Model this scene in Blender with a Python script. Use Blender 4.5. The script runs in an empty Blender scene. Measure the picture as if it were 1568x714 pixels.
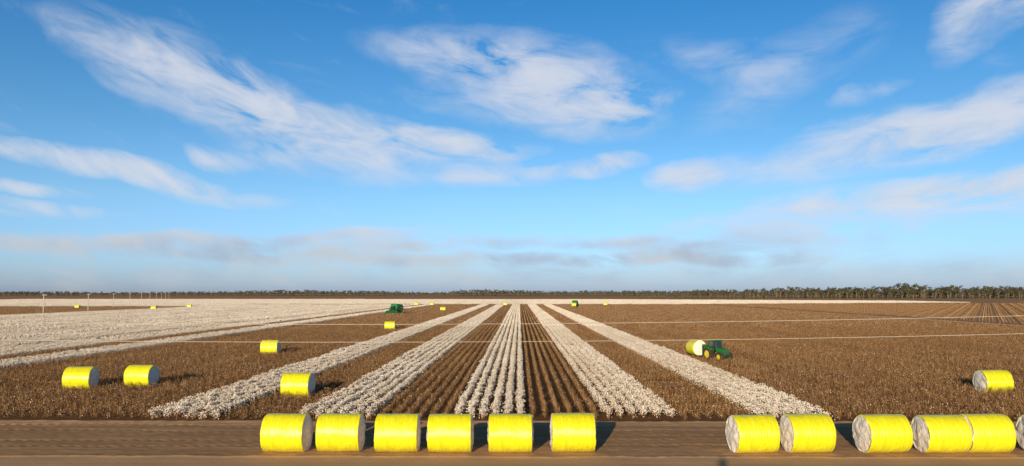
import bpy, math, random
import numpy as np
from mathutils import Vector, noise, Matrix
random.seed(7); rng=np.random.default_rng(7)
S=bpy.context.scene
S.view_settings.view_transform='Standard'; S.view_settings.look='None'; S.view_settings.exposure=0
COL=S.collection
R=math.radians
# ------------------------------------------------------------------ camera
CAM_H=10.0; PITCH=R(4.31); YAW=R(0.52); FPX=1207.0
cd=bpy.data.cameras.new("camera"); cam=bpy.data.objects.new("camera",cd); COL.objects.link(cam)
cd.sensor_width=36; cd.lens=36*FPX/1568; cd.clip_end=30000; cd.clip_start=0.1
cam.location=(0,0,CAM_H); cam.rotation_euler=(R(90)+PITCH,0,YAW); S.camera=cam
# ------------------------------------------------------------------ materials
def mat(name,col,rough=0.8,spec=0.3,metal=0.0,var=0.0,vscale=1.0,bump=0.0,bscale=20,col2=None,detail=3,stretch=None):
    m=bpy.data.materials.new(name); m.use_nodes=True; nt=m.node_tree; b=nt.nodes["Principled BSDF"]
    b.inputs["Roughness"].default_value=rough; b.inputs["Metallic"].default_value=metal
    b.inputs["Specular IOR Level"].default_value=spec
    g=nt.nodes.new("ShaderNodeNewGeometry")
    n=nt.nodes.new("ShaderNodeTexNoise"); n.inputs["Scale"].default_value=vscale; n.inputs["Detail"].default_value=detail
    if stretch:
        mp=nt.nodes.new("ShaderNodeMapping"); mp.inputs["Scale"].default_value=stretch
        nt.links.new(g.outputs["Position"],mp.inputs["Vector"]); nt.links.new(mp.outputs[0],n.inputs["Vector"])
    else: nt.links.new(g.outputs["Position"],n.inputs["Vector"])
    r=nt.nodes.new("ShaderNodeValToRGB"); r.color_ramp.elements[0].position=0.3; r.color_ramp.elements[1].position=0.7
    c2=col2 if col2 else tuple(c*(1-var) for c in col)
    r.color_ramp.elements[0].color=(*c2,1); r.color_ramp.elements[1].color=(*col,1)
    nt.links.new(n.outputs["Fac"],r.inputs["Fac"]); nt.links.new(r.outputs["Color"],b.inputs["Base Color"])
    if bump>0:
        n2=nt.nodes.new("ShaderNodeTexNoise"); n2.inputs["Scale"].default_value=bscale; n2.inputs["Detail"].default_value=6
        nt.links.new(g.outputs["Position"],n2.inputs["Vector"])
        bm=nt.nodes.new("ShaderNodeBump"); bm.inputs["Strength"].default_value=1; bm.inputs["Distance"].default_value=bump
        nt.links.new(n2.outputs["Fac"],bm.inputs["Height"]); nt.links.new(bm.outputs["Normal"],b.inputs["Normal"])
    return m
M_boll=mat("cotton_boll",(0.92,0.83,0.73),1,0.0,col2=(0.76,0.64,0.52),vscale=0.3,stretch=(1,0.12,0))
M_boll2=mat("cotton_boll_dull",(0.62,0.50,0.37),1,0.0,var=0.2,vscale=0.2)
M_st1=mat("stalk_tan",(0.56,0.33,0.155),0.9,0.0,col2=(0.38,0.205,0.09),vscale=0.5,stretch=(1,0.06,0))
M_st2=mat("stalk_brown",(0.31,0.165,0.072),0.9,0.0,col2=(0.19,0.096,0.042),vscale=0.5,stretch=(1,0.06,0))
M_st3=mat("stalk_dark",(0.11,0.058,0.028),0.9,0.0,var=0.3,vscale=0.2)
M_leaf=mat("tree_leaf",(0.10,0.10,0.055),0.9,0.1,col2=(0.06,0.065,0.038),vscale=0.02)
M_leaf2=mat("tree_leaf_light",(0.16,0.145,0.08),0.9,0.1,var=0.3,vscale=0.02)
M_bark=mat("tree_bark",(0.25,0.19,0.14),0.9,0.1,var=0.3)
# ------------------------------------------------------------------ helper meshes
def mesh_obj(name,verts,faces,mats,midx=None,smooth=False,parent=None,link=True):
    me=bpy.data.meshes.new(name); 
    me.from_pydata([tuple(v) for v in verts] if not isinstance(verts,np.ndarray) else verts.tolist(),[],faces if isinstance(faces,list) else faces.tolist())
    for m in mats: me.materials.append(m)
    if midx is not None: me.polygons.foreach_set("material_index",np.asarray(midx,dtype=np.int32))
    if smooth: me.polygons.foreach_set("use_smooth",[True]*len(me.polygons))
    me.update()
    o=bpy.data.objects.new(name,me)
    if link: COL.objects.link(o)
    if parent: o.parent=parent
    return o
class Acc:
    def __init__(s): s.v=[];s.f=[];s.m=[];s.n=0
    def tris(s,c,size,m,flat=1.0):
        N=len(c); o=rng.normal(size=(N,3,3)); o/=np.linalg.norm(o,axis=2,keepdims=True)
        o=o*(size if np.isscalar(size) else np.asarray(size)[:,None,None]); o[:,:,2]*=flat
        v=(c[:,None,:]+o).reshape(-1,3); f=np.arange(3*N).reshape(N,3)+s.n
        s.v.append(v); s.f+=f.tolist(); s.m+= (list(m) if not np.isscalar(m) else [m]*N); s.n+=3*N
    def octa(s,c,size,m):
        N=len(c); base=np.array([[1,0,0],[-1,0,0],[0,1,0],[0,-1,0],[0,0,1],[0,0,-1]],float)
        sz=size if not np.isscalar(size) else np.full(N,size)
        v=c[:,None,:]+base[None]*sz[:,None,None]*rng.uniform(0.75,1.25,(N,6,1))+rng.normal(size=(N,6,3))*sz[:,None,None]*0.15
        fb=np.array([[0,2,4],[2,1,4],[1,3,4],[3,0,4],[2,0,5],[1,2,5],[3,1,5],[0,3,5]])
        f=(fb[None]+(np.arange(N)*6)[:,None,None]+s.n).reshape(-1,3)
        s.v.append(v.reshape(-1,3)); s.f+=f.tolist(); s.m+=np.repeat(np.asarray(m if not np.isscalar(m) else [m]*N),8).tolist(); s.n+=6*N
    def sticks(s,a,b,w,m):
        N=len(a); d=rng.normal(size=(N,3)); d[:,2]*=0.2; d/=np.linalg.norm(d,axis=1,keepdims=True)
        v=np.stack([a-d*w,a+d*w,b+d*w*0.6,b-d*w*0.6],1).reshape(-1,3)
        f=np.arange(4*N).reshape(N,4)+s.n
        s.v.append(v); s.f+=f.tolist(); s.m+=(list(m) if not np.isscalar(m) else [m]*N); s.n+=4*N
    def obj(s,name,mats,link=False): return mesh_obj(name,np.concatenate(s.v),s.f,mats,s.m,link=link)
CM=[M_boll,M_boll2,M_st1,M_st2,M_st3]
def white_patch(name,L,far,nrow=6,thin=False):
    A=Acc()
    for r in range(nrow):
        x0=r+0.5-nrow/2
        step=0.27 if not far else 0.5
        ys=np.arange(-L/2,L/2,step)+rng.uniform(-0.12,0.12,len(np.arange(-L/2,L/2,step)))
        nb=24 if not far else (3 if thin else 7)
        for y in ys:
            if rng.random()<0.08: continue
            hh=rng.uniform(0.55,0.97); cx=x0+rng.normal()*0.08
            c=np.stack([cx+rng.normal(size=nb)*0.13,y+rng.normal(size=nb)*0.14,hh-np.abs(rng.normal(size=nb))*0.24],1); c[:,2]=np.clip(c[:,2],0.08,1.1)
            A.octa(c,rng.uniform(0.028,0.060,nb) if not far else rng.uniform(0.08,0.15,nb),np.where(rng.random(nb)<0.10,1,0))
            nt=12 if not far else (9 if thin else 5)
            c=np.stack([cx+rng.normal(size=nt)*0.18,y+rng.normal(size=nt)*0.17,rng.uniform(0.05,hh*0.95,nt)],1)
            A.tris(c,0.065 if not far else 0.14,rng.integers(2,5,nt))
            if not far:
                a=np.stack([cx+rng.normal(size=2)*0.08,y+rng.normal(size=2)*0.1,np.zeros(2)],1); b=a+np.stack([rng.normal(size=2)*0.1,rng.normal(size=2)*0.1,np.full(2,hh*1.0)],1)
                A.sticks(a,b,0.012,rng.integers(2,5,2))
    return A.obj(name,CM)
def brown_patch(name,L,far,rows=(0,1,2,3,4,5)):
    A=Acc()
    for r in rows:
        x0=r+0.5-3
        step=0.15 if not far else 0.4
        ys=np.arange(-L/2,L/2,step); ys=ys+rng.uniform(-0.06,0.06,len(ys))
        for y in ys:
            if rng.random()<0.08: continue
            hh=rng.uniform(0.4,0.85); cx=x0+rng.normal()*0.05
            nt=17 if not far else 13
            z=hh*rng.uniform(0.12,1,nt)
            sp=0.12*(1-0.3*z/hh)
            c=np.stack([cx+rng.normal(size=nt)*sp,y+rng.normal(size=nt)*sp,z],1)
            sz=rng.uniform(0.02,0.06,nt) if not far else rng.uniform(0.07,0.13,nt)
            A.tris(c,sz,rng.choice([2,3,4,1],nt,p=[0.34,0.36,0.26,0.04]))
            if rng.random()<0.22:
                A.octa(c[:1],0.04 if not far else 0.07,0)
            k=4 if not far else 1
            a=np.stack([cx+rng.normal(size=k)*0.02,np.full(k,y),np.full(k,0.0)],1); a[1:,2]=rng.uniform(0.1,0.4,max(k-1,0))
            b=a+np.stack([rng.normal(size=k)*0.14,rng.normal(size=k)*0.14,hh-a[:,2]*1.0],1)
            A.sticks(a,b,0.009 if not far else 0.02,rng.choice([2,3,4],k))
    return A.obj(name,CM)
def scatter(name,parts,pts,idx,rot,scl):
    col=bpy.data.collections.new(name+"_parts")
    for p in parts: col.objects.link(p)
    me=bpy.data.meshes.new(name); me.from_pydata(pts,[],[])
    a=me.attributes.new("vidx",'INT','POINT'); a.data.foreach_set("value",np.asarray(idx,dtype=np.int32))
    a=me.attributes.new("vrot",'FLOAT_VECTOR','POINT'); rr=np.zeros((len(pts),3),np.float32); rr[:,2]=rot; a.data.foreach_set("vector",rr.ravel())
    a=me.attributes.new("vscl",'FLOAT_VECTOR','POINT'); a.data.foreach_set("vector",np.asarray(scl,dtype=np.float32).ravel())
    o=bpy.data.objects.new(name,me); COL.objects.link(o)
    ng=bpy.data.node_groups.new(name,'GeometryNodeTree')
    ng.interface.new_socket("Geometry",in_out='INPUT',socket_type='NodeSocketGeometry'); ng.interface.new_socket("Geometry",in_out='OUTPUT',socket_type='NodeSocketGeometry')
    gi=ng.nodes.new("NodeGroupInput"); go=ng.nodes.new("NodeGroupOutput"); ip=ng.nodes.new("GeometryNodeInstanceOnPoints"); ci=ng.nodes.new("GeometryNodeCollectionInfo")
    ci.inputs["Collection"].default_value=col; ci.inputs["Separate Children"].default_value=True; ci.inputs["Reset Children"].default_value=True
    def na(n,t):
        x=ng.nodes.new("GeometryNodeInputNamedAttribute"); x.data_type=t; x.inputs["Name"].default_value=n
        return [s for s in x.outputs if s.enabled and s.name=="Attribute"][0]
    ip.inputs["Pick Instance"].default_value=True
    L=ng.links.new
    L(gi.outputs[0],ip.inputs["Points"]); L(ci.outputs[0],ip.inputs["Instance"])
    L(na("vidx",'INT'),ip.inputs["Instance Index"]); L(na("vrot",'FLOAT_VECTOR'),ip.inputs["Rotation"]); L(na("vscl",'FLOAT_VECTOR'),ip.inputs["Scale"])
    L(ip.outputs[0],go.inputs[0])
    md=o.modifiers.new("scatter",'NODES'); md.node_group=ng
    return o
wparts=[white_patch(f"cotton_patch_a{i}",6,False) for i in range(5)]+[white_patch(f"cotton_patch_b{i}",12,True) for i in range(3)]+[white_patch(f"cotton_patch_c{i}",12,True,thin=True) for i in range(3)]
bparts=[brown_patch(f"stalk_patch_a{i}",6,False) for i in range(5)]+[brown_patch(f"stalk_patch_b{i}",12,True) for i in range(3)]+[brown_patch(f"stalk_patch_c{i}",12,True,(0,1,2,3,4)) for i in range(2)]
WP=([],[],[],[]); BP=([],[],[],[])
def add(T,x,y,i,rot,s=(1,1,1)): T[0].append((x,y,0.0)); T[1].append(i); T[2].append(rot); T[3].append(s)
WH={-1,1,3,-3,-5,-12}
FRONT=63.0
for k in range(-36,24):
    white=(k in WH) or k<=-14
    xc=3.6+6*k
    y=FRONT+random.uniform(-0.6,0.7)
    T=WP if white else BP
    ph=random.uniform(0.78,1.12) if (not white or k<=-14) else 1.0
    if k in (0,2,-2): ph=1.0
    while y<606:
        near=y<215
        L=6 if near else 12
        if abs(xc)-8 < (y+L)*0.70+6:
            i=random.randrange(5) if near else 5+random.randrange(3)
            if white and k<=-14 and y>150 and (k%3==0 or noise.noise(Vector((k*0.7,y*0.006,3)))>0.12):
                if near: L=12
                i=8+random.randrange(3)
            add(T,xc,y+L/2,i,random.choice([0,math.pi]),(1,1,ph*random.uniform(0.93,1.08)))
        y+=L
# picked land to the left, cotton beyond
for X in range(-700,-218,6):
    y=318
    zs=random.uniform(0.8,1.1)
    while y<1100:
        if abs(X)<(y+12)*0.72+8:
            if y<520: add(BP,X,y+6,5+random.randrange(3),random.choice([0,math.pi]))
            elif 540<y: add(WP,X,y+6,(5 if (X//6)%3 else 8)+random.randrange(3),random.choice([0,math.pi]),(1,1,zs))
        y+=12
# cotton field beyond the far headland
for X in range(-216,430,6):
    y=648+max(0,(X-120)*0.35)
    while y<1080-max(0,(X-100)*0.6):
        add(WP,X,y+6,5+random.randrange(6),random.choice([0,math.pi])); y+=12
# picked field with rows on another heading (right)
th=R(-30.5)
for a in range(-900,900,6):
    for b in range(0,1400,12):
        x=156+a*math.cos(th)-b*math.sin(th); y=230+a*math.sin(th)+b*math.cos(th)
        if x>160 and 200<y<(640+ (x-160)*0.25 if x<500 else 800) and x<0.70*y+20:
            add(BP,x,y,8+random.randrange(2),th+random.choice([0,0]))
scatter("cotton_plants",wparts,*WP)
scatter("picked_cotton_stalks",bparts,*BP)
# ------------------------------------------------------------------ trees
def tree(name):
    A=Acc(); H=1.0
    def limb(p,q,r0,r1):
        n=6; v=[];d=(q-p).normalized(); u=d.orthogonal().normalized(); w=d.cross(u)
        for c,r in ((p,r0),(q,r1)):
            for i in range(n):
                a=2*math.pi*i/n; v.append(tuple(c+u*math.cos(a)*r+w*math.sin(a)*r))
        s=A.n; A.v.append(np.array(v)); A.n+=2*n
        for i in range(n): A.f.append([s+i,s+(i+1)%n,s+n+(i+1)%n,s+n+i]); A.m.append(2)
    top=Vector((random.uniform(-1,1),random.uniform(-1,1),6)); limb(Vector((0,0,-0.2)),top,0.4,0.22)
    for i in range(9):
        a=random.uniform(0,6.28); rr=random.uniform(1.0,4.2)
        c=Vector((math.cos(a)*rr,math.sin(a)*rr,random.uniform(5.5,13)-rr*0.4)); limb(top*random.uniform(0.5,1),c,0.16,0.05)
        n=70; s=random.uniform(1.0,1.9)
        p=rng.normal(size=(n,3)); p/=np.linalg.norm(p,axis=1,keepdims=True); p*=rng.uniform(0.4,1,(n,1))*np.array([s,s,s*0.7])
        A.tris(p+np.array(c),rng.uniform(0.3,0.6,n),np.where(rng.random(n)<0.35,1,0))
    n=60; p=rng.normal(size=(n,3))*np.array([1.8,1.8,0.6])+np.array([0,0,1.0]); A.tris(p,0.5,0)
    return A.obj(name,[M_leaf,M_leaf2,M_bark])
tparts=[tree(f"tree_part_{i}") for i in range(6)]
TP=([],[],[],[])
def addt(x,y,s): TP[0].append((x,y,0)); TP[1].append(random.randrange(6)); TP[2].append(random.uniform(0,6.28)); TP[3].append((s*random.uniform(0.9,1.4),s*random.uniform(0.9,1.4),s))
x=-2000
while x<2000:
    for j in range(4):
        y=2250+j*40+random.uniform(-20,20)
        g=0.88+0.5*noise.noise(Vector((x*0.004,j*0.3,1)))+0.22*(x>-200)
        addt(x+random.uniform(-4,4),y,max(0.4,g)*random.uniform(0.75,1.25))
    x+=7
x=230
while x<1150:
    dens=min(1,(x-200)/350)
    for j in range(4):
        if random.random()<0.5+0.4*dens:
            s=(0.65+0.8*dens)*(1+0.4*noise.noise(Vector((x*0.02,0,5))))*random.uniform(0.7,1.2)
            addt(x+random.uniform(-5,5),1420-0.12*x+j*22+random.uniform(-12,12),s)
    x+=6.5
scatter("distant_trees",tparts,*TP)
# ------------------------------------------------------------------ ground
def axis(segs):
    out=[]
    for a,b,st in segs: out+=list(np.arange(a,b,st))
    return np.array(out+[segs[-1][1]])
xs=axis([(-9000,-1000,1000),(-1000,-200,100),(-200,-46,11),(-46,50,0.2),(50,200,10),(200,1000,100),(1000,9000,1000)])
ys=axis([(-3000,-200,400),(-200,20,20),(20,40,2),(40,64,0.11),(64,100,2),(100,600,25),(600,2000,200),(2000,12000,1000)])
nx,ny=len(xs),len(ys)
V=np.zeros((ny,nx,3)); V[:,:,0]=xs[None]; V[:,:,1]=ys[:,None]
for j,y in enumerate(ys):
    if not(40<y<64): continue
    for i,x in enumerate(xs):
        if not(-46<x<50): continue
        e=min(1,(y-40)/2,(64-y)/2,(x+46)/3,(50-x)/3)
        z=0.03*noise.noise(Vector((x*0.3,y*0.3,0)))
        rough=0.2 if y<49.2 else 0.9
        z+=rough*(0.02*noise.noise(Vector((x*1.8,y*1.8,3)))+0.022*noise.noise(Vector((x*5,y*5,7))))
        z+=0.06*math.exp(-((y-49.0-0.25*noise.noise(Vector((x*0.3,0,9))))/0.22)**2)*(0.7+0.6*noise.noise(Vector((x*2,y*3,1))))
        for yr,sl,cu,am in ((52.8,0.01,0.8,1),(54.7,0.01,0.8,1),(56.6,-0.05,2.5,1),(58.5,-0.05,2.5,1),(47.2,0,0.3,.5),(60.4,0.0,0.2,.6)):
            yy=yr+sl*x+cu*noise.noise(Vector((x*0.05,yr*0.1,2)))
            t=math.exp(-((y-yy)/0.27)**4)
            if t>0.01:
                z-=t*(0.015*rough+0.003); z+=am*t*0.03*rough*(1 if math.sin(x*2*math.pi/0.8+ (y-yy)*5)>0.2 else -0.6)
        z+=0.12*math.exp(-((y-62.2)/0.5)**2)*(0.6+0.5*noise.noise(Vector((x*1.2,y,4))))
        V[j,i,2]=z*max(0,e)
idx=np.arange(nx*ny).reshape(ny,nx)
F=np.stack([idx[:-1,:-1],idx[:-1,1:],idx[1:,1:],idx[1:,:-1]],-1).reshape(-1,4)
gm=bpy.data.materials.new("field_soil"); gm.use_nodes=True; nt=gm.node_tree; b=nt.nodes["Principled BSDF"]; b.inputs["Roughness"].default_value=0.95; b.inputs["Specular IOR Level"].default_value=0.0
def N(t,**k):
    n=nt.nodes.new(t)
    for a,v in k.items(): setattr(n,a,v)
    return n
def noise_n(vec,scale,detail=6,rough=0.6):
    n=N("ShaderNodeTexNoise"); n.inputs["Scale"].default_value=scale; n.inputs["Detail"].default_value=detail; n.inputs["Roughness"].default_value=rough; nt.links.new(vec,n.inputs["Vector"]); return n.outputs["Fac"]
def ramp(f,stops):
    r=N("ShaderNodeValToRGB"); cr=r.color_ramp
    while len(cr.elements)<len(stops): cr.elements.new(0.5)
    for e,(p,c) in zip(cr.elements,stops): e.position=p; e.color=(*c,1)
    nt.links.new(f,r.inputs["Fac"]); return r.outputs["Color"]
def mth(op,a,b_=None,c=None,clamp=False):
    n=N("ShaderNodeMath",operation=op); n.use_clamp=clamp
    for i,v in enumerate((a,b_,c)):
        if v is None: continue
        if isinstance(v,(int,float)): n.inputs[i].default_value=v
        else: nt.links.new(v,n.inputs[i])
    return n.outputs[0]
def mix(f,a,b_,bt='MIX'):
    n=N("ShaderNodeMixRGB",blend_type=bt)
    for i,v in enumerate((f,a,b_)):
        if isinstance(v,(int,float)): n.inputs[i].default_value=v
        elif isinstance(v,tuple): n.inputs[i].default_value=(*v,1)
        else: nt.links.new(v,n.inputs[i])
    return n.outputs[0]
def mrange(v,a,b_,c=0,d=1,smooth=True):
    n=N("ShaderNodeMapRange"); n.interpolation_type='SMOOTHSTEP' if smooth else 'LINEAR'
    for i,q in enumerate((v,a,b_,c,d)):
        if isinstance(q,(int,float)): n.inputs[i].default_value=q
        else: nt.links.new(q,n.inputs[i])
    return n.outputs[0]
g=N("ShaderNodeNewGeometry").outputs["Position"]; sp=N("ShaderNodeSeparateXYZ"); nt.links.new(g,sp.inputs[0])
mp=N("ShaderNodeMapping"); mp.inputs["Scale"].default_value=(0.5,0.7,1); nt.links.new(g,mp.inputs["Vector"])
n1=noise_n(g,1.2,6,0.65); n2=noise_n(mp.outputs[0],0.45,4,0.55); n3=noise_n(g,14,3,0.7)
road=ramp(n2,[(0.3,(0.60,0.35,0.185)),(0.7,(0.70,0.43,0.24))])
tilled=ramp(n1,[(0.3,(0.38,0.215,0.108)),(0.7,(0.54,0.315,0.165))])
fieldc=ramp(n1,[(0.3,(0.14,0.072,0.035)),(0.7,(0.25,0.135,0.065))])
track=(0.74,0.46,0.26)
wy=mth('ADD',sp.outputs[1],mth('MULTIPLY',mth('SUBTRACT',n2,0.5),1.2))
c=mix(mrange(wy,48.8,49.4),road,tilled)
# compacted wheel lanes: smooth and paler than the loose soil
mpl=N("ShaderNodeMapping"); mpl.inputs["Scale"].default_value=(0.05,0.9,0); nt.links.new(g,mpl.inputs["Vector"]); lanes=noise_n(mpl.outputs[0],1.0,3,0.5)
c=mix(mth('MULTIPLY',mrange(lanes,0.5,0.62),0.4),c,(0.66,0.41,0.23))
c=mix(mth('MULTIPLY',mrange(wy,59.6,60.2),mrange(wy,62.4,61.6)),c,mix(0.5,c,track))
c=mix(mrange(wy,61.6,62.6),c,fieldc)
tr=mth('MULTIPLY',mrange(sp.outputs[0],146,148),mrange(sp.outputs[0],157,154)); c=mix(mth('MULTIPLY',tr,mrange(sp.outputs[1],100,140)),c,(0.65,0.43,0.27))
c=mix(mth('MULTIPLY',mrange(sp.outputs[0],157,160),mrange(sp.outputs[1],100,140)),c,(0.60,0.37,0.21))
c=mix(mrange(sp.outputs[1],604,608),c,(0.46,0.28,0.16))
c=mix(mth('MULTIPLY',mrange(n3,0.5,0.8),0.25),c,(0.60,0.40,0.25))
c=mix(0.45,c,ramp(n3,[(0.3,(0.6,0.6,0.6)),(0.65,(1.1,1.1,1.1))]),'MULTIPLY')
nt.links.new(c,b.inputs["Base Color"])
bp=N("ShaderNodeBump"); bp.inputs["Distance"].default_value=0.02; bp.inputs["Strength"].default_value=0.6
nt.links.new(mth('ADD',n1,mth('MULTIPLY',n3,0.5)),bp.inputs["Height"]); nt.links.new(bp.outputs[0],b.inputs["Normal"])
mesh_obj("ground",V.reshape(-1,3),F,[gm],smooth=True)
# ------------------------------------------------------------------ bales
mw=bpy.data.materials.new("yellow_bale_wrap"); mw.use_nodes=True; nt=mw.node_tree; b=nt.nodes["Principled BSDF"]; b.inputs["Roughness"].default_value=0.33; b.inputs["Specular IOR Level"].default_value=0.7
tc=N("ShaderNodeTexCoord").outputs["Object"]
mp=N("ShaderNodeMapping"); mp.inputs["Scale"].default_value=(5,1.0,1.0); nt.links.new(tc,mp.inputs["Vector"])
w1=noise_n(mp.outputs[0],1.3,4); w2=noise_n(tc,1.1,2)
c=ramp(w1,[(0.3,(0.74,0.64,0.008)),(0.6,(0.82,0.79,0.014))])
sx=N("ShaderNodeSeparateXYZ"); nt.links.new(tc,sx.inputs[0])
# dust thrown up on the lower part of the wrap
c=mix(mth('MULTIPLY',mrange(mth('ADD',sx.outputs[2],mth('MULTIPLY',w1,0.5)),0.75,0.15),0.5),c,(0.50,0.36,0.12))
nt.links.new(c,b.inputs["Base Color"])
bp=N("ShaderNodeBump"); bp.inputs["Distance"].default_value=0.07; bp.inputs["Strength"].default_value=0.9
nt.links.new(mth('ADD',w1,w2),bp.inputs["Height"]); nt.links.new(bp.outputs[0],b.inputs["Normal"])
M_face=mat("bale_cotton_face",(0.92,0.85,0.76),1,0.0,col2=(0.68,0.59,0.49),vscale=5,bump=0.05,bscale=9,detail=6)
def bale(name,x,y,rot=0.0,L=2.66,RR=1.19,z0=0.0,parent=None,link=True):
    sd=random.uniform(0,100); n=56; rings=[]; mats_=[]
    m=12; h=L/2
    sag=random.uniform(0.90,0.95)
    prof=[]
    fr=[0.0,0.12,0.25,0.38,0.5,0.6,0.7,0.78,0.85,0.92]
    for f in fr: prof.append(('f',-1,f))
    prof.append(('w',-h-0.02,0.93)); prof.append(('w',-h,0.975))
    for i in range(m+1): prof.append(('w',-h+0.04+(L-0.08)*i/m,1-0.012*abs(2*i/m-1)**3))
    prof.append(('w',h,0.975)); prof.append(('w',h+0.02,0.93))
    for f in reversed(fr): prof.append(('f',1,f))
    v=[];f=[];mi=[]
    for q,(t,a,r) in enumerate(prof):
        for i in range(n):
            an=2*math.pi*i/n; cy,sz=math.cos(an),math.sin(an)
            if t=='w':
                k=r*RR+0.026*noise.noise(Vector((a*2.2,cy*1.5+sd,sz*1.5)))+0.04*noise.noise(Vector((sd,cy*0.9,sz*0.9)))
                X=a+(0.04*noise.noise(Vector((sd,cy*2,sz*2+a))) if abs(a)>h-0.05 else 0)
            else:
                k=r*RR; X=a*(h-0.03+0.14*(1-r*r)+0.09*noise.noise(Vector((cy*r*2.5+sd,sz*r*2.5,a)))+0.04*noise.noise(Vector((cy*r*6,sz*r*6+sd,a))))
            Y=cy*k; Z=sz*k
            if Z<-RR*sag: Z=-RR*sag
            v.append((X,Y,Z+RR*sag-0.01))
        if q:
            for i in range(n):
                f.append(((q-1)*n+i,(q-1)*n+(i+1)%n,q*n+(i+1)%n,q*n+i)); mi.append(0 if (t=='w' and prof[q-1][0]=='w') else 1)
    o=mesh_obj(name,v,f,[mw,M_face],mi,smooth=True,parent=parent)
    o.location=(x,y,z0); o.rotation_euler=(0,0,rot)
    return o
front=[(-14.75,-2),(-11.35,0),(-7.7,1),(-4.35,0),(-0.55,0),(3.4,0.5),(14.75,5),(18.2,3.5),(22.9,5),(26.6,2),(29.35,1),(33.3,3)]
for X,r in front: bale("cotton_bale",X,50.75+random.uniform(-0.1,0.15),R(r*1.2),L=2.62+random.uniform(-0.05,0.08),RR=1.19+random.uniform(-0.015,0.03))
mid=[(-45.6,82.5,2),(-40.2,84.5,-4),(-21.3,76.6,-3),(-40.5,129,2),(-34.6,212,3),(47.3,80,3)]
for X,Y,r in mid: bale("cotton_bale",X,Y,R(r))
for X,Y in [(-273,487),(-209,451),(-212,507),(-78,600),(-66,598),(-10.5,600),(65,598)]:
    bale("cotton_bale",X,Y,R(random.uniform(-10,10)))
# ------------------------------------------------------------------ machinery
M_green=mat("green_paint",(0.02,0.19,0.035),0.4,0.5,var=0.25,vscale=1.5)
M_gd=mat("dark_green_paint",(0.01,0.07,0.02),0.5,0.5,var=0.3)
M_tyre=mat("tyre_rubber",(0.03,0.028,0.025),0.9,0.2,col2=(0.07,0.05,0.035),vscale=3)
M_yel=mat("yellow_paint",(0.8,0.6,0.02),0.4,0.5,var=0.15)
M_glass=mat("cab_glass",(0.03,0.045,0.05),0.08,0.8,var=0.1)
M_steel=mat("dark_steel",(0.08,0.075,0.07),0.6,0.5,var=0.3)
M_pole=mat("pole_timber",(0.62,0.55,0.47),0.85,0.2,var=0.25,vscale=2)
M_ins=mat("insulator",(0.7,0.7,0.68),0.3,0.5,var=0.1)
import bmesh
def shape(name,verts,faces,m,parent,bev=0.04,loc=(0,0,0)):
    me=bpy.data.meshes.new(name); bm=bmesh.new(); vs=[bm.verts.new(v) for v in verts]
    for f in faces: bm.faces.new([vs[i] for i in f])
    bmesh.ops.recalc_face_normals(bm,faces=bm.faces)
    if bev: bmesh.ops.bevel(bm,geom=bm.edges[:],offset=bev,segments=2,affect='EDGES',clamp_overlap=True)
    bm.to_mesh(me); bm.free(); me.materials.append(m); o=bpy.data.objects.new(name,me); COL.objects.link(o); o.parent=parent; o.location=loc; return o
BF=[(0,1,2,3),(7,6,5,4),(0,4,5,1),(1,5,6,2),(2,6,7,3),(3,7,4,0)]
def box(name,c,s,m,parent,bev=0.04,top=(1,1),sh=(0,0)):
    x,y,z=[q/2 for q in s]; tx,ty=top
    v=[(-x,-y,-z),(x,-y,-z),(x,y,-z),(-x,y,-z),(-x*tx+sh[0],-y*ty+sh[1],z),(x*tx+sh[0],-y*ty+sh[1],z),(x*tx+sh[0],y*ty+sh[1],z),(-x*tx+sh[0],y*ty+sh[1],z)]
    return shape(name,v,BF,m,parent,bev,c)
def prism(name,prof,w,m,parent,yc=0,bev=0.04):
    n=len(prof); v=[(x,yc-w/2,z) for x,z in prof]+[(x,yc+w/2,z) for x,z in prof]
    f=[tuple(range(n)),tuple(range(2*n-1,n-1,-1))]+[(i,(i+1)%n,n+(i+1)%n,n+i) for i in range(n)]
    return shape(name,v,f,m,parent,bev)
def lathe(name,prof,m,parent,loc,n=32,ax='y',lug=0):
    v=[];f=[]
    for q,(a,r) in enumerate(prof):
        for i in range(n):
            an=2*math.pi*i/n; rr=r+(lug if (i%2 and r>0.9*max(p[1] for p in prof)) else 0)
            p=(math.cos(an)*rr,a,math.sin(an)*rr) if ax=='y' else ((math.cos(an)*rr,math.sin(an)*rr,a) if ax=='z' else (a,math.cos(an)*rr,math.sin(an)*rr))
            v.append(p)
        if q: f+=[((q-1)*n+i,(q-1)*n+(i+1)%n,q*n+(i+1)%n,q*n+i) for i in range(n)]
    f.append(tuple(range(n))); f.append(tuple(range(len(prof)*n-1,(len(prof)-1)*n-1,-1)))
    o=shape(name,v,f,m,parent,0,loc); return o
def wheel(nm,parent,x,y,r,w,rim):
    lathe(nm+"_tyre",[(-w/2,r*0.6),(-w/2,r*0.9),(-w/2+0.06,r),(w/2-0.06,r),(w/2,r*0.9),(w/2,r*0.6)],M_tyre,parent,(x,y,r),40,lug=0.04)
    lathe(nm+"_rim",[(-w/2-0.02,r*0.15),(-w/2-0.02,r*0.55),(-w/2+0.01,r*0.59),(w/2-0.01,r*0.59),(w/2+0.02,r*0.55),(w/2+0.02,r*0.15)],rim,parent,(x,y,r),24)
def empty(name,loc,rot):
    e=bpy.data.objects.new(name,None); COL.objects.link(e); e.location=loc; e.rotation_euler=(0,0,rot); return e
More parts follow.
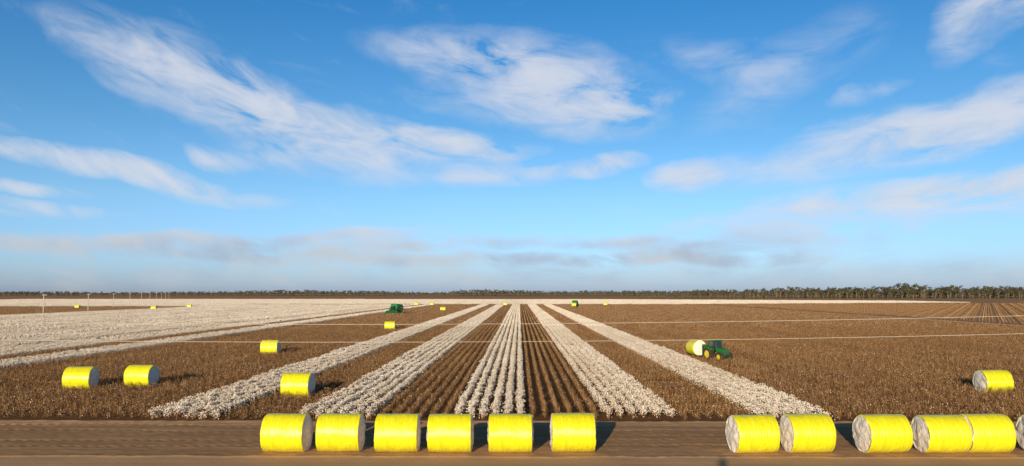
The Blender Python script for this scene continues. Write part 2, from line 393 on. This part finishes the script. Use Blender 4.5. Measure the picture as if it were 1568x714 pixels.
# tractor carrying a bale
T=empty("tractor",(28.9,117.0,0),R(-68))
for s in (-1,1):
    wheel(f"rear_wheel_{s}",T,-0.6,s*0.95,0.95,0.55,M_yel); wheel(f"front_wheel_{s}",T,1.95,s*0.85,0.68,0.42,M_yel)
    prism(f"fender_{s}",[(-1.5,1.5),(-1.2,1.95),(-0.6,2.1),(0.1,1.9),(0.3,1.6),(0.1,1.7),(-0.6,1.98),(-1.15,1.83)],0.6,M_green,T,s*0.95,0.02)
prism("hood",[(0.55,1.0),(0.55,1.95),(1.4,1.95),(2.45,1.78),(2.6,1.6),(2.6,1.0)],0.85,M_green,T)
box("chassis",(0.8,0,0.85),(3.4,0.55,0.45),M_steel,T); box("front_axle",(1.95,0,0.7),(0.25,1.4,0.2),M_steel,T)
box("grille",(2.63,0,1.35),(0.08,0.6,0.55),M_steel,T,0.01); box("front_weight",(2.9,0,0.85),(0.45,0.7,0.4),M_gd,T)
prism("cab_glass",[(-0.85,1.6),(0.45,1.5),(0.6,2.0),(0.35,2.85),(-0.8,2.85),(-0.95,2.1)],1.35,M_glass,T)
prism("cab_roof",[(-1.0,2.87),(0.5,2.87),(0.6,2.95),(0.4,3.08),(-0.9,3.08),(-1.05,2.97)],1.6,M_green,T)
for a in (-0.82,0.42):
    for s in (-1,1): box("cab_post",(a,s*0.69,2.3),(0.1,0.07,1.25),M_gd,T,0.01)
for s in (-1,1): box("mirror",(0.6,s*1.05,2.3),(0.06,0.22,0.35),M_steel,T,0.01); box("mirror_arm",(0.52,s*0.85,2.45),(0.04,0.35,0.04),M_steel,T,0)
lathe("exhaust",[(0,0.06),(1.2,0.06)],M_steel,T,(0.75,-0.52,1.7),12,'z')
box("rear_mast",(-1.65,-0.3,1.35),(0.15,1.9,1.6),M_gd,T); box("fork_l",(-2.4,-0.2,0.62),(1.7,0.14,0.14),M_steel,T,0.02); box("fork_r",(-2.4,-1.4,0.62),(1.7,0.14,0.14),M_steel,T,0.02)
box("lift_frame_top",(-1.65,-0.3,2.25),(0.12,2.0,0.14),M_green,T)
bale("carried_bale",-3.0,-1.35,R(-8),RR=1.17,L=2.3,z0=0.7,parent=T)
def picker(x,y,rot,bale_on):
    P=empty("cotton_harvester",(x,y,0),rot)
    for s in (-1,1):
        wheel(f"front_wheel_{s}",P,1.3,s*1.55,1.0,0.7,M_yel); wheel(f"rear_wheel_{s}",P,-3.2,s*1.3,0.7,0.5,M_yel)
    box("chassis",(-0.9,0,1.3),(6.2,1.6,0.5),M_steel,P)
    for i in range(6):
        yy=-2.6+i*1.04
        prism(f"picking_unit_{i}",[(2.9,0.3),(2.9,1.7),(3.7,1.6),(4.2,0.9),(4.9,0.25),(4.7,0.15)],0.62,M_green,P,yy,0.04)
    box("head_beam",(2.75,0,1.35),(0.3,6.0,0.3),M_gd,P)
    for s in (-0.9,0,0.9): prism("air_duct",[(2.6,1.6),(3.0,1.7),(1.0,4.0),(0.6,3.9)],0.5,M_green,P,s*1.9,0.03)
    prism("cab_glass",[(1.6,1.9),(3.1,1.9),(3.3,2.8),(2.9,3.5),(1.6,3.5)],1.5,M_glass,P)
    box("cab_roof",(2.3,0,3.6),(1.7,1.7,0.18),M_green,P)
    prism("accumulator",[(1.4,2.0),(1.4,4.6),(-0.6,4.8),(-1.2,4.2),(-1.2,1.8)],3.4,M_green,P)
    prism("bale_chamber",[(-1.3,1.3),(-1.3,3.9),(-2.3,4.5),(-3.8,4.4),(-4.6,3.3),(-4.6,2.0),(-3.9,1.2)],3.0,M_green,P)
    box("chamber_stripe",(-3.0,0,3.0),(2.4,3.06,0.18),M_yel,P,0.01)
    box("rear_handler",(-5.2,0,0.8),(1.6,2.4,0.18),M_gd,P)
    box("engine_deck",(-1.25,0,4.2),(0.7,2.6,0.5),M_gd,P)
    if bale_on: bale("carried_bale",-5.9,0,R(90),parent=P,z0=0.9)
picker(-57.2,366,R(-112),False)
picker(36.7,520,R(80),True)
bale("cotton_bale",-41,425,R(5))
# ------------------------------------------------------------------ photographer on a lift (only the shadow falls in the picture)
LB=empty("lift_platform",(0,-0.55,0),0)
M_or=mat("lift_paint",(0.6,0.25,0.05),0.5,0.4,var=0.2)
box("deck",(0,0,8.85),(2.5,1.3,0.12),M_steel,LB,0.01)
box("toe_panel_back",(0,-0.63,9.45),(2.5,0.03,1.08),M_or,LB,0.005)
for s in (-1,1): box("side_panel",(s*1.24,0,9.25),(0.03,1.22,0.7),M_or,LB,0.005)
box("toe_panel_front",(0,0.63,9.2),(2.5,0.03,0.6),M_or,LB,0.005)
box("back_rail",(0,-0.63,10.02),(2.5,0.05,0.05),M_or,LB,0.01)
for i in range(6):
    z0=0.9+i*1.3
    for s in (-1,1):
        shape("scissor_arm",[(-1.1,s*0.5-0.03,z0),(-1.1,s*0.5+0.03,z0),(-1.1,s*0.5+0.03,z0+0.12),(-1.1,s*0.5-0.03,z0+0.12),(1.1,s*0.5-0.03,z0+1.3-0.12),(1.1,s*0.5+0.03,z0+1.3-0.12),(1.1,s*0.5+0.03,z0+1.3),(1.1,s*0.5-0.03,z0+1.3)],BF,M_steel,LB,0)
        q=s*0.42
        shape("scissor_arm",[(1.1,q-0.03,z0),(1.1,q+0.03,z0),(1.1,q+0.03,z0+0.12),(1.1,q-0.03,z0+0.12),(-1.1,q-0.03,z0+1.3-0.12),(-1.1,q+0.03,z0+1.3-0.12),(-1.1,q+0.03,z0+1.3),(-1.1,q-0.03,z0+1.3)],BF,M_steel,LB,0)
box("base",(0,0,0.65),(2.4,1.2,0.55),M_or,LB,0.03)
for a in (-0.85,0.85):
    for s in (-1,1): lathe("wheel",[(-0.1,0.1),(-0.1,0.33),(0.1,0.33),(0.1,0.1)],M_tyre,LB,(a,s*0.6,0.35),20)
# person (skin modifier body)
def person(name,loc,z0):
    J={'pel':(0,0,.95,.15),'waist':(0,0,1.12,.13),'chest':(0,0,1.34,.155),'neck':(0,0,1.5,.06),'head0':(0,.01,1.58,.085),'head1':(0,.02,1.70,.095),
       'hl':(-.1,0,.9,.1),'kl':(-.13,.03,.5,.065),'al':(-.14,0,.1,.045),'fl':(-.15,.16,.05,.04),'hr':(.1,0,.9,.1),'kr':(.13,.03,.5,.065),'ar':(.14,0,.1,.045),'fr':(.15,.16,.05,.04),
       'sl':(-.19,0,1.42,.07),'el':(-.32,.12,1.2,.045),'wl':(-.12,.36,1.22,.032),'sr':(.19,0,1.42,.07),'er':(.32,.12,1.2,.045),'wr':(.12,.36,1.22,.032)}
    E=[('pel','waist'),('waist','chest'),('chest','neck'),('neck','head0'),('head0','head1'),('pel','hl'),('hl','kl'),('kl','al'),('al','fl'),('pel','hr'),('hr','kr'),('kr','ar'),('ar','fr'),('chest','sl'),('sl','el'),('el','wl'),('chest','sr'),('sr','er'),('er','wr')]
    ks=list(J); me=bpy.data.meshes.new(name); me.from_pydata([J[k][:3] for k in ks],[(ks.index(a),ks.index(b)) for a,b in E],[])
    o=bpy.data.objects.new(name,me); COL.objects.link(o); o.location=(loc[0],loc[1],z0)
    o.modifiers.new("skin",'SKIN'); sub=o.modifiers.new("sub",'SUBSURF'); sub.levels=1; sub.render_levels=2
    for i,k in enumerate(ks): me.skin_vertices[0].data[i].radius=(J[k][3],J[k][3])
    me.skin_vertices[0].data[0].use_root=True
    me.materials.append(mat("work_clothes",(0.1,0.14,0.25),0.9,0.2,var=0.2)); return o
person("photographer",(0,-0.62,0),8.91)
# ------------------------------------------------------------------ utility poles and wires
def upole(x,y,rot,h=9.5):
    P=empty("utility_pole",(x,y,0),rot)
    lathe("post",[(0,0.19),(h*0.5,0.16),(h,0.12)],M_pole,P,(0,0,0),14,'z')
    box("crossarm",(0,0.16,h-0.5),(2.4,0.12,0.14),M_pole,P,0.01)
    for s in (-1.05,-0.4,0.4,1.05): lathe("insulator",[(0,0.04),(0.08,0.08),(0.16,0.08),(0.22,0.03)],M_ins,P,(s,0.16,h-0.43),10,'z')
    for s in (-1,1): prism("brace",[(0,h-1.2),(0.06*s,h-1.2),(0.75*s,h-0.58),(0.68*s,h-0.58)],0.03,M_steel,P,0.16,0)
    return P
pl=[(-171-43*i,283+108*i) for i in range(-1,10)]
for X,Y in pl: upole(X,Y,R(-22))
for s in (-1,1): upole(s*75,50.0,R(90),10.0)
cu=bpy.data.curves.new("power_lines",'CURVE'); cu.dimensions='3D'; cu.bevel_depth=0.016; cu.bevel_resolution=2
def wire(pts):
    sp_=cu.splines.new('POLY'); sp_.points.add(len(pts)-1)
    for p,q in zip(sp_.points,pts): p.co=(*q,1)
for zb,yo in ((6.87,50.0),(7.95,50.9)):
    wire([(X,yo,zb+0.00029*(X+12)**2) for X in range(-75,76,3)])
M_wire=mat("wire_metal",(0.55,0.48,0.4),0.6,0.3,var=0.1); cu.materials.append(M_wire)
w=bpy.data.objects.new("power_line",cu); COL.objects.link(w)
cu2=bpy.data.curves.new("far_power_line",'CURVE'); cu2.dimensions='3D'; cu2.bevel_depth=0.012; cu=cu2
for i in range(len(pl)-1):
    (x0,y0),(x1,y1)=pl[i],pl[i+1]
    for o in (-1.05,0.4,1.05):
        wire([(x0+(x1-x0)*t+o*0.93,y0+(y1-y0)*t-o*0.37,9.3-2.2*(4*t*(1-t))*0.6) for t in np.linspace(0,1,13)])
cu2.materials.append(M_wire); w=bpy.data.objects.new("power_line",cu2); COL.objects.link(w)
# ------------------------------------------------------------------ sun + sky
SUN_EL=11.7; SUN_AZ=14.0
d=Vector((math.sin(R(SUN_AZ))*math.cos(R(SUN_EL)),math.cos(R(SUN_AZ))*math.cos(R(SUN_EL)),-math.sin(R(SUN_EL))))
sl=bpy.data.lights.new("sun",'SUN'); sl.energy=5.0; sl.angle=R(0.5); sl.color=(1,0.83,0.58)
so=bpy.data.objects.new("sun",sl); COL.objects.link(so); so.rotation_euler=d.to_track_quat('-Z','Y').to_euler(); so.location=(-20,-60,40)
W=bpy.data.worlds.new("World"); S.world=W; W.use_nodes=True; nt=W.node_tree
W.cycles.sampling_method='MANUAL'; W.cycles.sample_map_resolution=256
bg=nt.nodes["Background"]; bg.inputs["Strength"].default_value=0.1
sky=N("ShaderNodeTexSky"); sky.sky_type='NISHITA'; sky.sun_disc=False; sky.sun_elevation=R(SUN_EL); sky.sun_rotation=R(180+SUN_AZ); sky.air_density=1.0; sky.dust_density=0.6; sky.ozone_density=2.0
tc=N("ShaderNodeTexCoord").outputs["Generated"]; sp=N("ShaderNodeSeparateXYZ"); nt.links.new(tc,sp.inputs[0])
az=mth('ARCTAN2',sp.outputs[0],sp.outputs[1]); el=mth('ARCSINE',sp.outputs[2])
cmb=N("ShaderNodeCombineXYZ"); nt.links.new(az,cmb.inputs[0]); nt.links.new(el,cmb.inputs[1]); AE=cmb.outputs[0]
elp=mth('ADD',el,mth('MULTIPLY_ADD',mth('MULTIPLY',az,az),-0.25,mth('MULTIPLY',az,0.12)))
cm2=N("ShaderNodeCombineXYZ"); nt.links.new(mth('MULTIPLY',az,6.0),cm2.inputs[0]); nt.links.new(mth('MULTIPLY',elp,17.0),cm2.inputs[1])
streak=N("ShaderNodeTexNoise"); streak.inputs["Scale"].default_value=1.7; streak.inputs["Detail"].default_value=8; streak.inputs["Roughness"].default_value=0.6; streak.inputs["Distortion"].default_value=0.5; nt.links.new(cm2.outputs[0],streak.inputs["Vector"])
wn=N("ShaderNodeTexNoise"); wn.inputs["Scale"].default_value=9; wn.inputs["Detail"].default_value=4; nt.links.new(AE,wn.inputs["Vector"])
vm=N("ShaderNodeVectorMath",operation='SUBTRACT'); nt.links.new(wn.outputs["Color"],vm.inputs[0]); vm.inputs[1].default_value=(0.5,0.5,0.5)
vm2=N("ShaderNodeVectorMath",operation='MULTIPLY'); nt.links.new(vm.outputs[0],vm2.inputs[0]); vm2.inputs[1].default_value=(0.13,0.035,0)
vm3=N("ShaderNodeVectorMath",operation='ADD'); nt.links.new(vm2.outputs[0],vm3.inputs[0]); nt.links.new(AE,vm3.inputs[1]); WAE=vm3.outputs[0]
def azel(px,py):
    v=Vector(((px-784)/FPX,(357-py)/FPX,-1)); v=cam.rotation_euler.to_matrix()@v; v.normalize(); return math.atan2(v.x,v.y),math.asin(v.z)
blobs=[ # x,y,a,b,tilt,strength (survey of the clouds)
(200,80,120,22,-18,.6),(300,125,180,46,-20,1.1),(420,165,160,36,-22,1.0),(560,200,210,24,-10,1.2),(680,212,90,14,-6,1.0),
(590,245,180,34,0,.75),(470,240,150,18,0,.5),
(720,90,170,30,-8,.5),(820,110,180,50,-10,1.1),(880,165,130,38,-8,1.0),(960,150,60,26,8,1.2),(760,165,130,26,-12,.45),
(780,230,55,12,0,1.0),(910,253,70,14,6,1.4),(1055,268,70,20,5,1.8),(770,272,110,14,3,.95),
(1380,210,240,34,11,1.1),(1500,180,150,36,12,1.1),(1200,110,130,40,28,.35),(1100,100,80,26,-25,.4),(1330,142,45,12,15,.6),
(1510,20,85,30,28,1.0),
(1200,325,180,20,8,1.0),(1380,305,180,20,8,1.3),(1530,288,110,20,6,1.9),(1400,335,260,18,4,.5),
(90,238,190,15,-8,1.3),(220,265,100,14,-10,.9),(335,240,55,14,-12,.9),(330,300,80,10,-6,.6),(30,286,90,8,-3,.9),(30,316,90,10,-3,.9),
(130,372,230,12,1,1.9),(330,366,170,10,2,1.4),(420,385,200,9,2,1.2),(560,356,130,9,2,1.4),(650,372,150,9,0,1.3),(700,396,460,10,0,1.2),(950,372,190,8,-2,1.2),(1050,392,240,12,0,1.0),(1180,370,250,22,5,.5),(800,420,1300,22,0,.45)]
acc=None
for (px,py,a,b_,t,s) in blobs:
    A,E=azel(px,py); mpn=N("ShaderNodeMapping",vector_type='TEXTURE'); mpn.inputs["Location"].default_value=(A,E,0); mpn.inputs["Rotation"].default_value=(0,0,R(t)); mpn.inputs["Scale"].default_value=(1.25*a/FPX,1.4*b_/FPX,1)
    nt.links.new(WAE,mpn.inputs["Vector"]); gr=N("ShaderNodeTexGradient",gradient_type='SPHERICAL'); nt.links.new(mpn.outputs[0],gr.inputs[0])
    acc=mth('MULTIPLY_ADD',gr.outputs["Fac"],s,acc if acc is not None else 0.0)
nn=mrange(streak.outputs["Fac"],0.34,0.68,0,1,False)
dens=mth('MULTIPLY',acc,mth('MULTIPLY_ADD',nn,2.0,0.0))
dens=mth('SUBTRACT',1.0,mth('POWER',2.718,mth('MULTIPLY',mth('MAXIMUM',dens,0.0),-1.15)))
dens=mth('MULTIPLY',dens,0.92)
# thin high veil, soft
dens=mth('MAXIMUM',dens,mth('MULTIPLY',mrange(streak.outputs["Fac"],0.54,0.8),0.14))
lowm=mrange(el,R(2.6),R(5.5),1,0)
lowc=mix(mrange(wn.outputs["Fac"],0.42,0.58),(4.0,4.6,5.6),(5.6,5.8,6.1))
ccol=mix(lowm,(6.9,7.2,8.0),lowc)
ccol=mix(mrange(streak.outputs["Fac"],0.62,0.42,0,0.25),ccol,(4.6,5.6,7.0))
sky_r=ramp(mth('MULTIPLY',el,1/R(60)),[(0.0,(0.28,0.38,0.80)),(0.03,(0.27,0.40,0.76)),(0.11,(0.26,0.385,0.56)),(0.2,(0.18,0.34,0.48)),(0.35,(0.085,0.29,0.46)),(0.5,(0.07,0.13,0.20)),(1.0,(0.08,0.10,0.13))])
skyc=mix(1.0,sky.outputs["Color"],sky_r,'MULTIPLY')
skyc=mix(1.0,skyc,(3.1,3.1,3.1),'MULTIPLY')
final=mix(dens,skyc,ccol)
nt.links.new(final,bg.inputs["Color"])
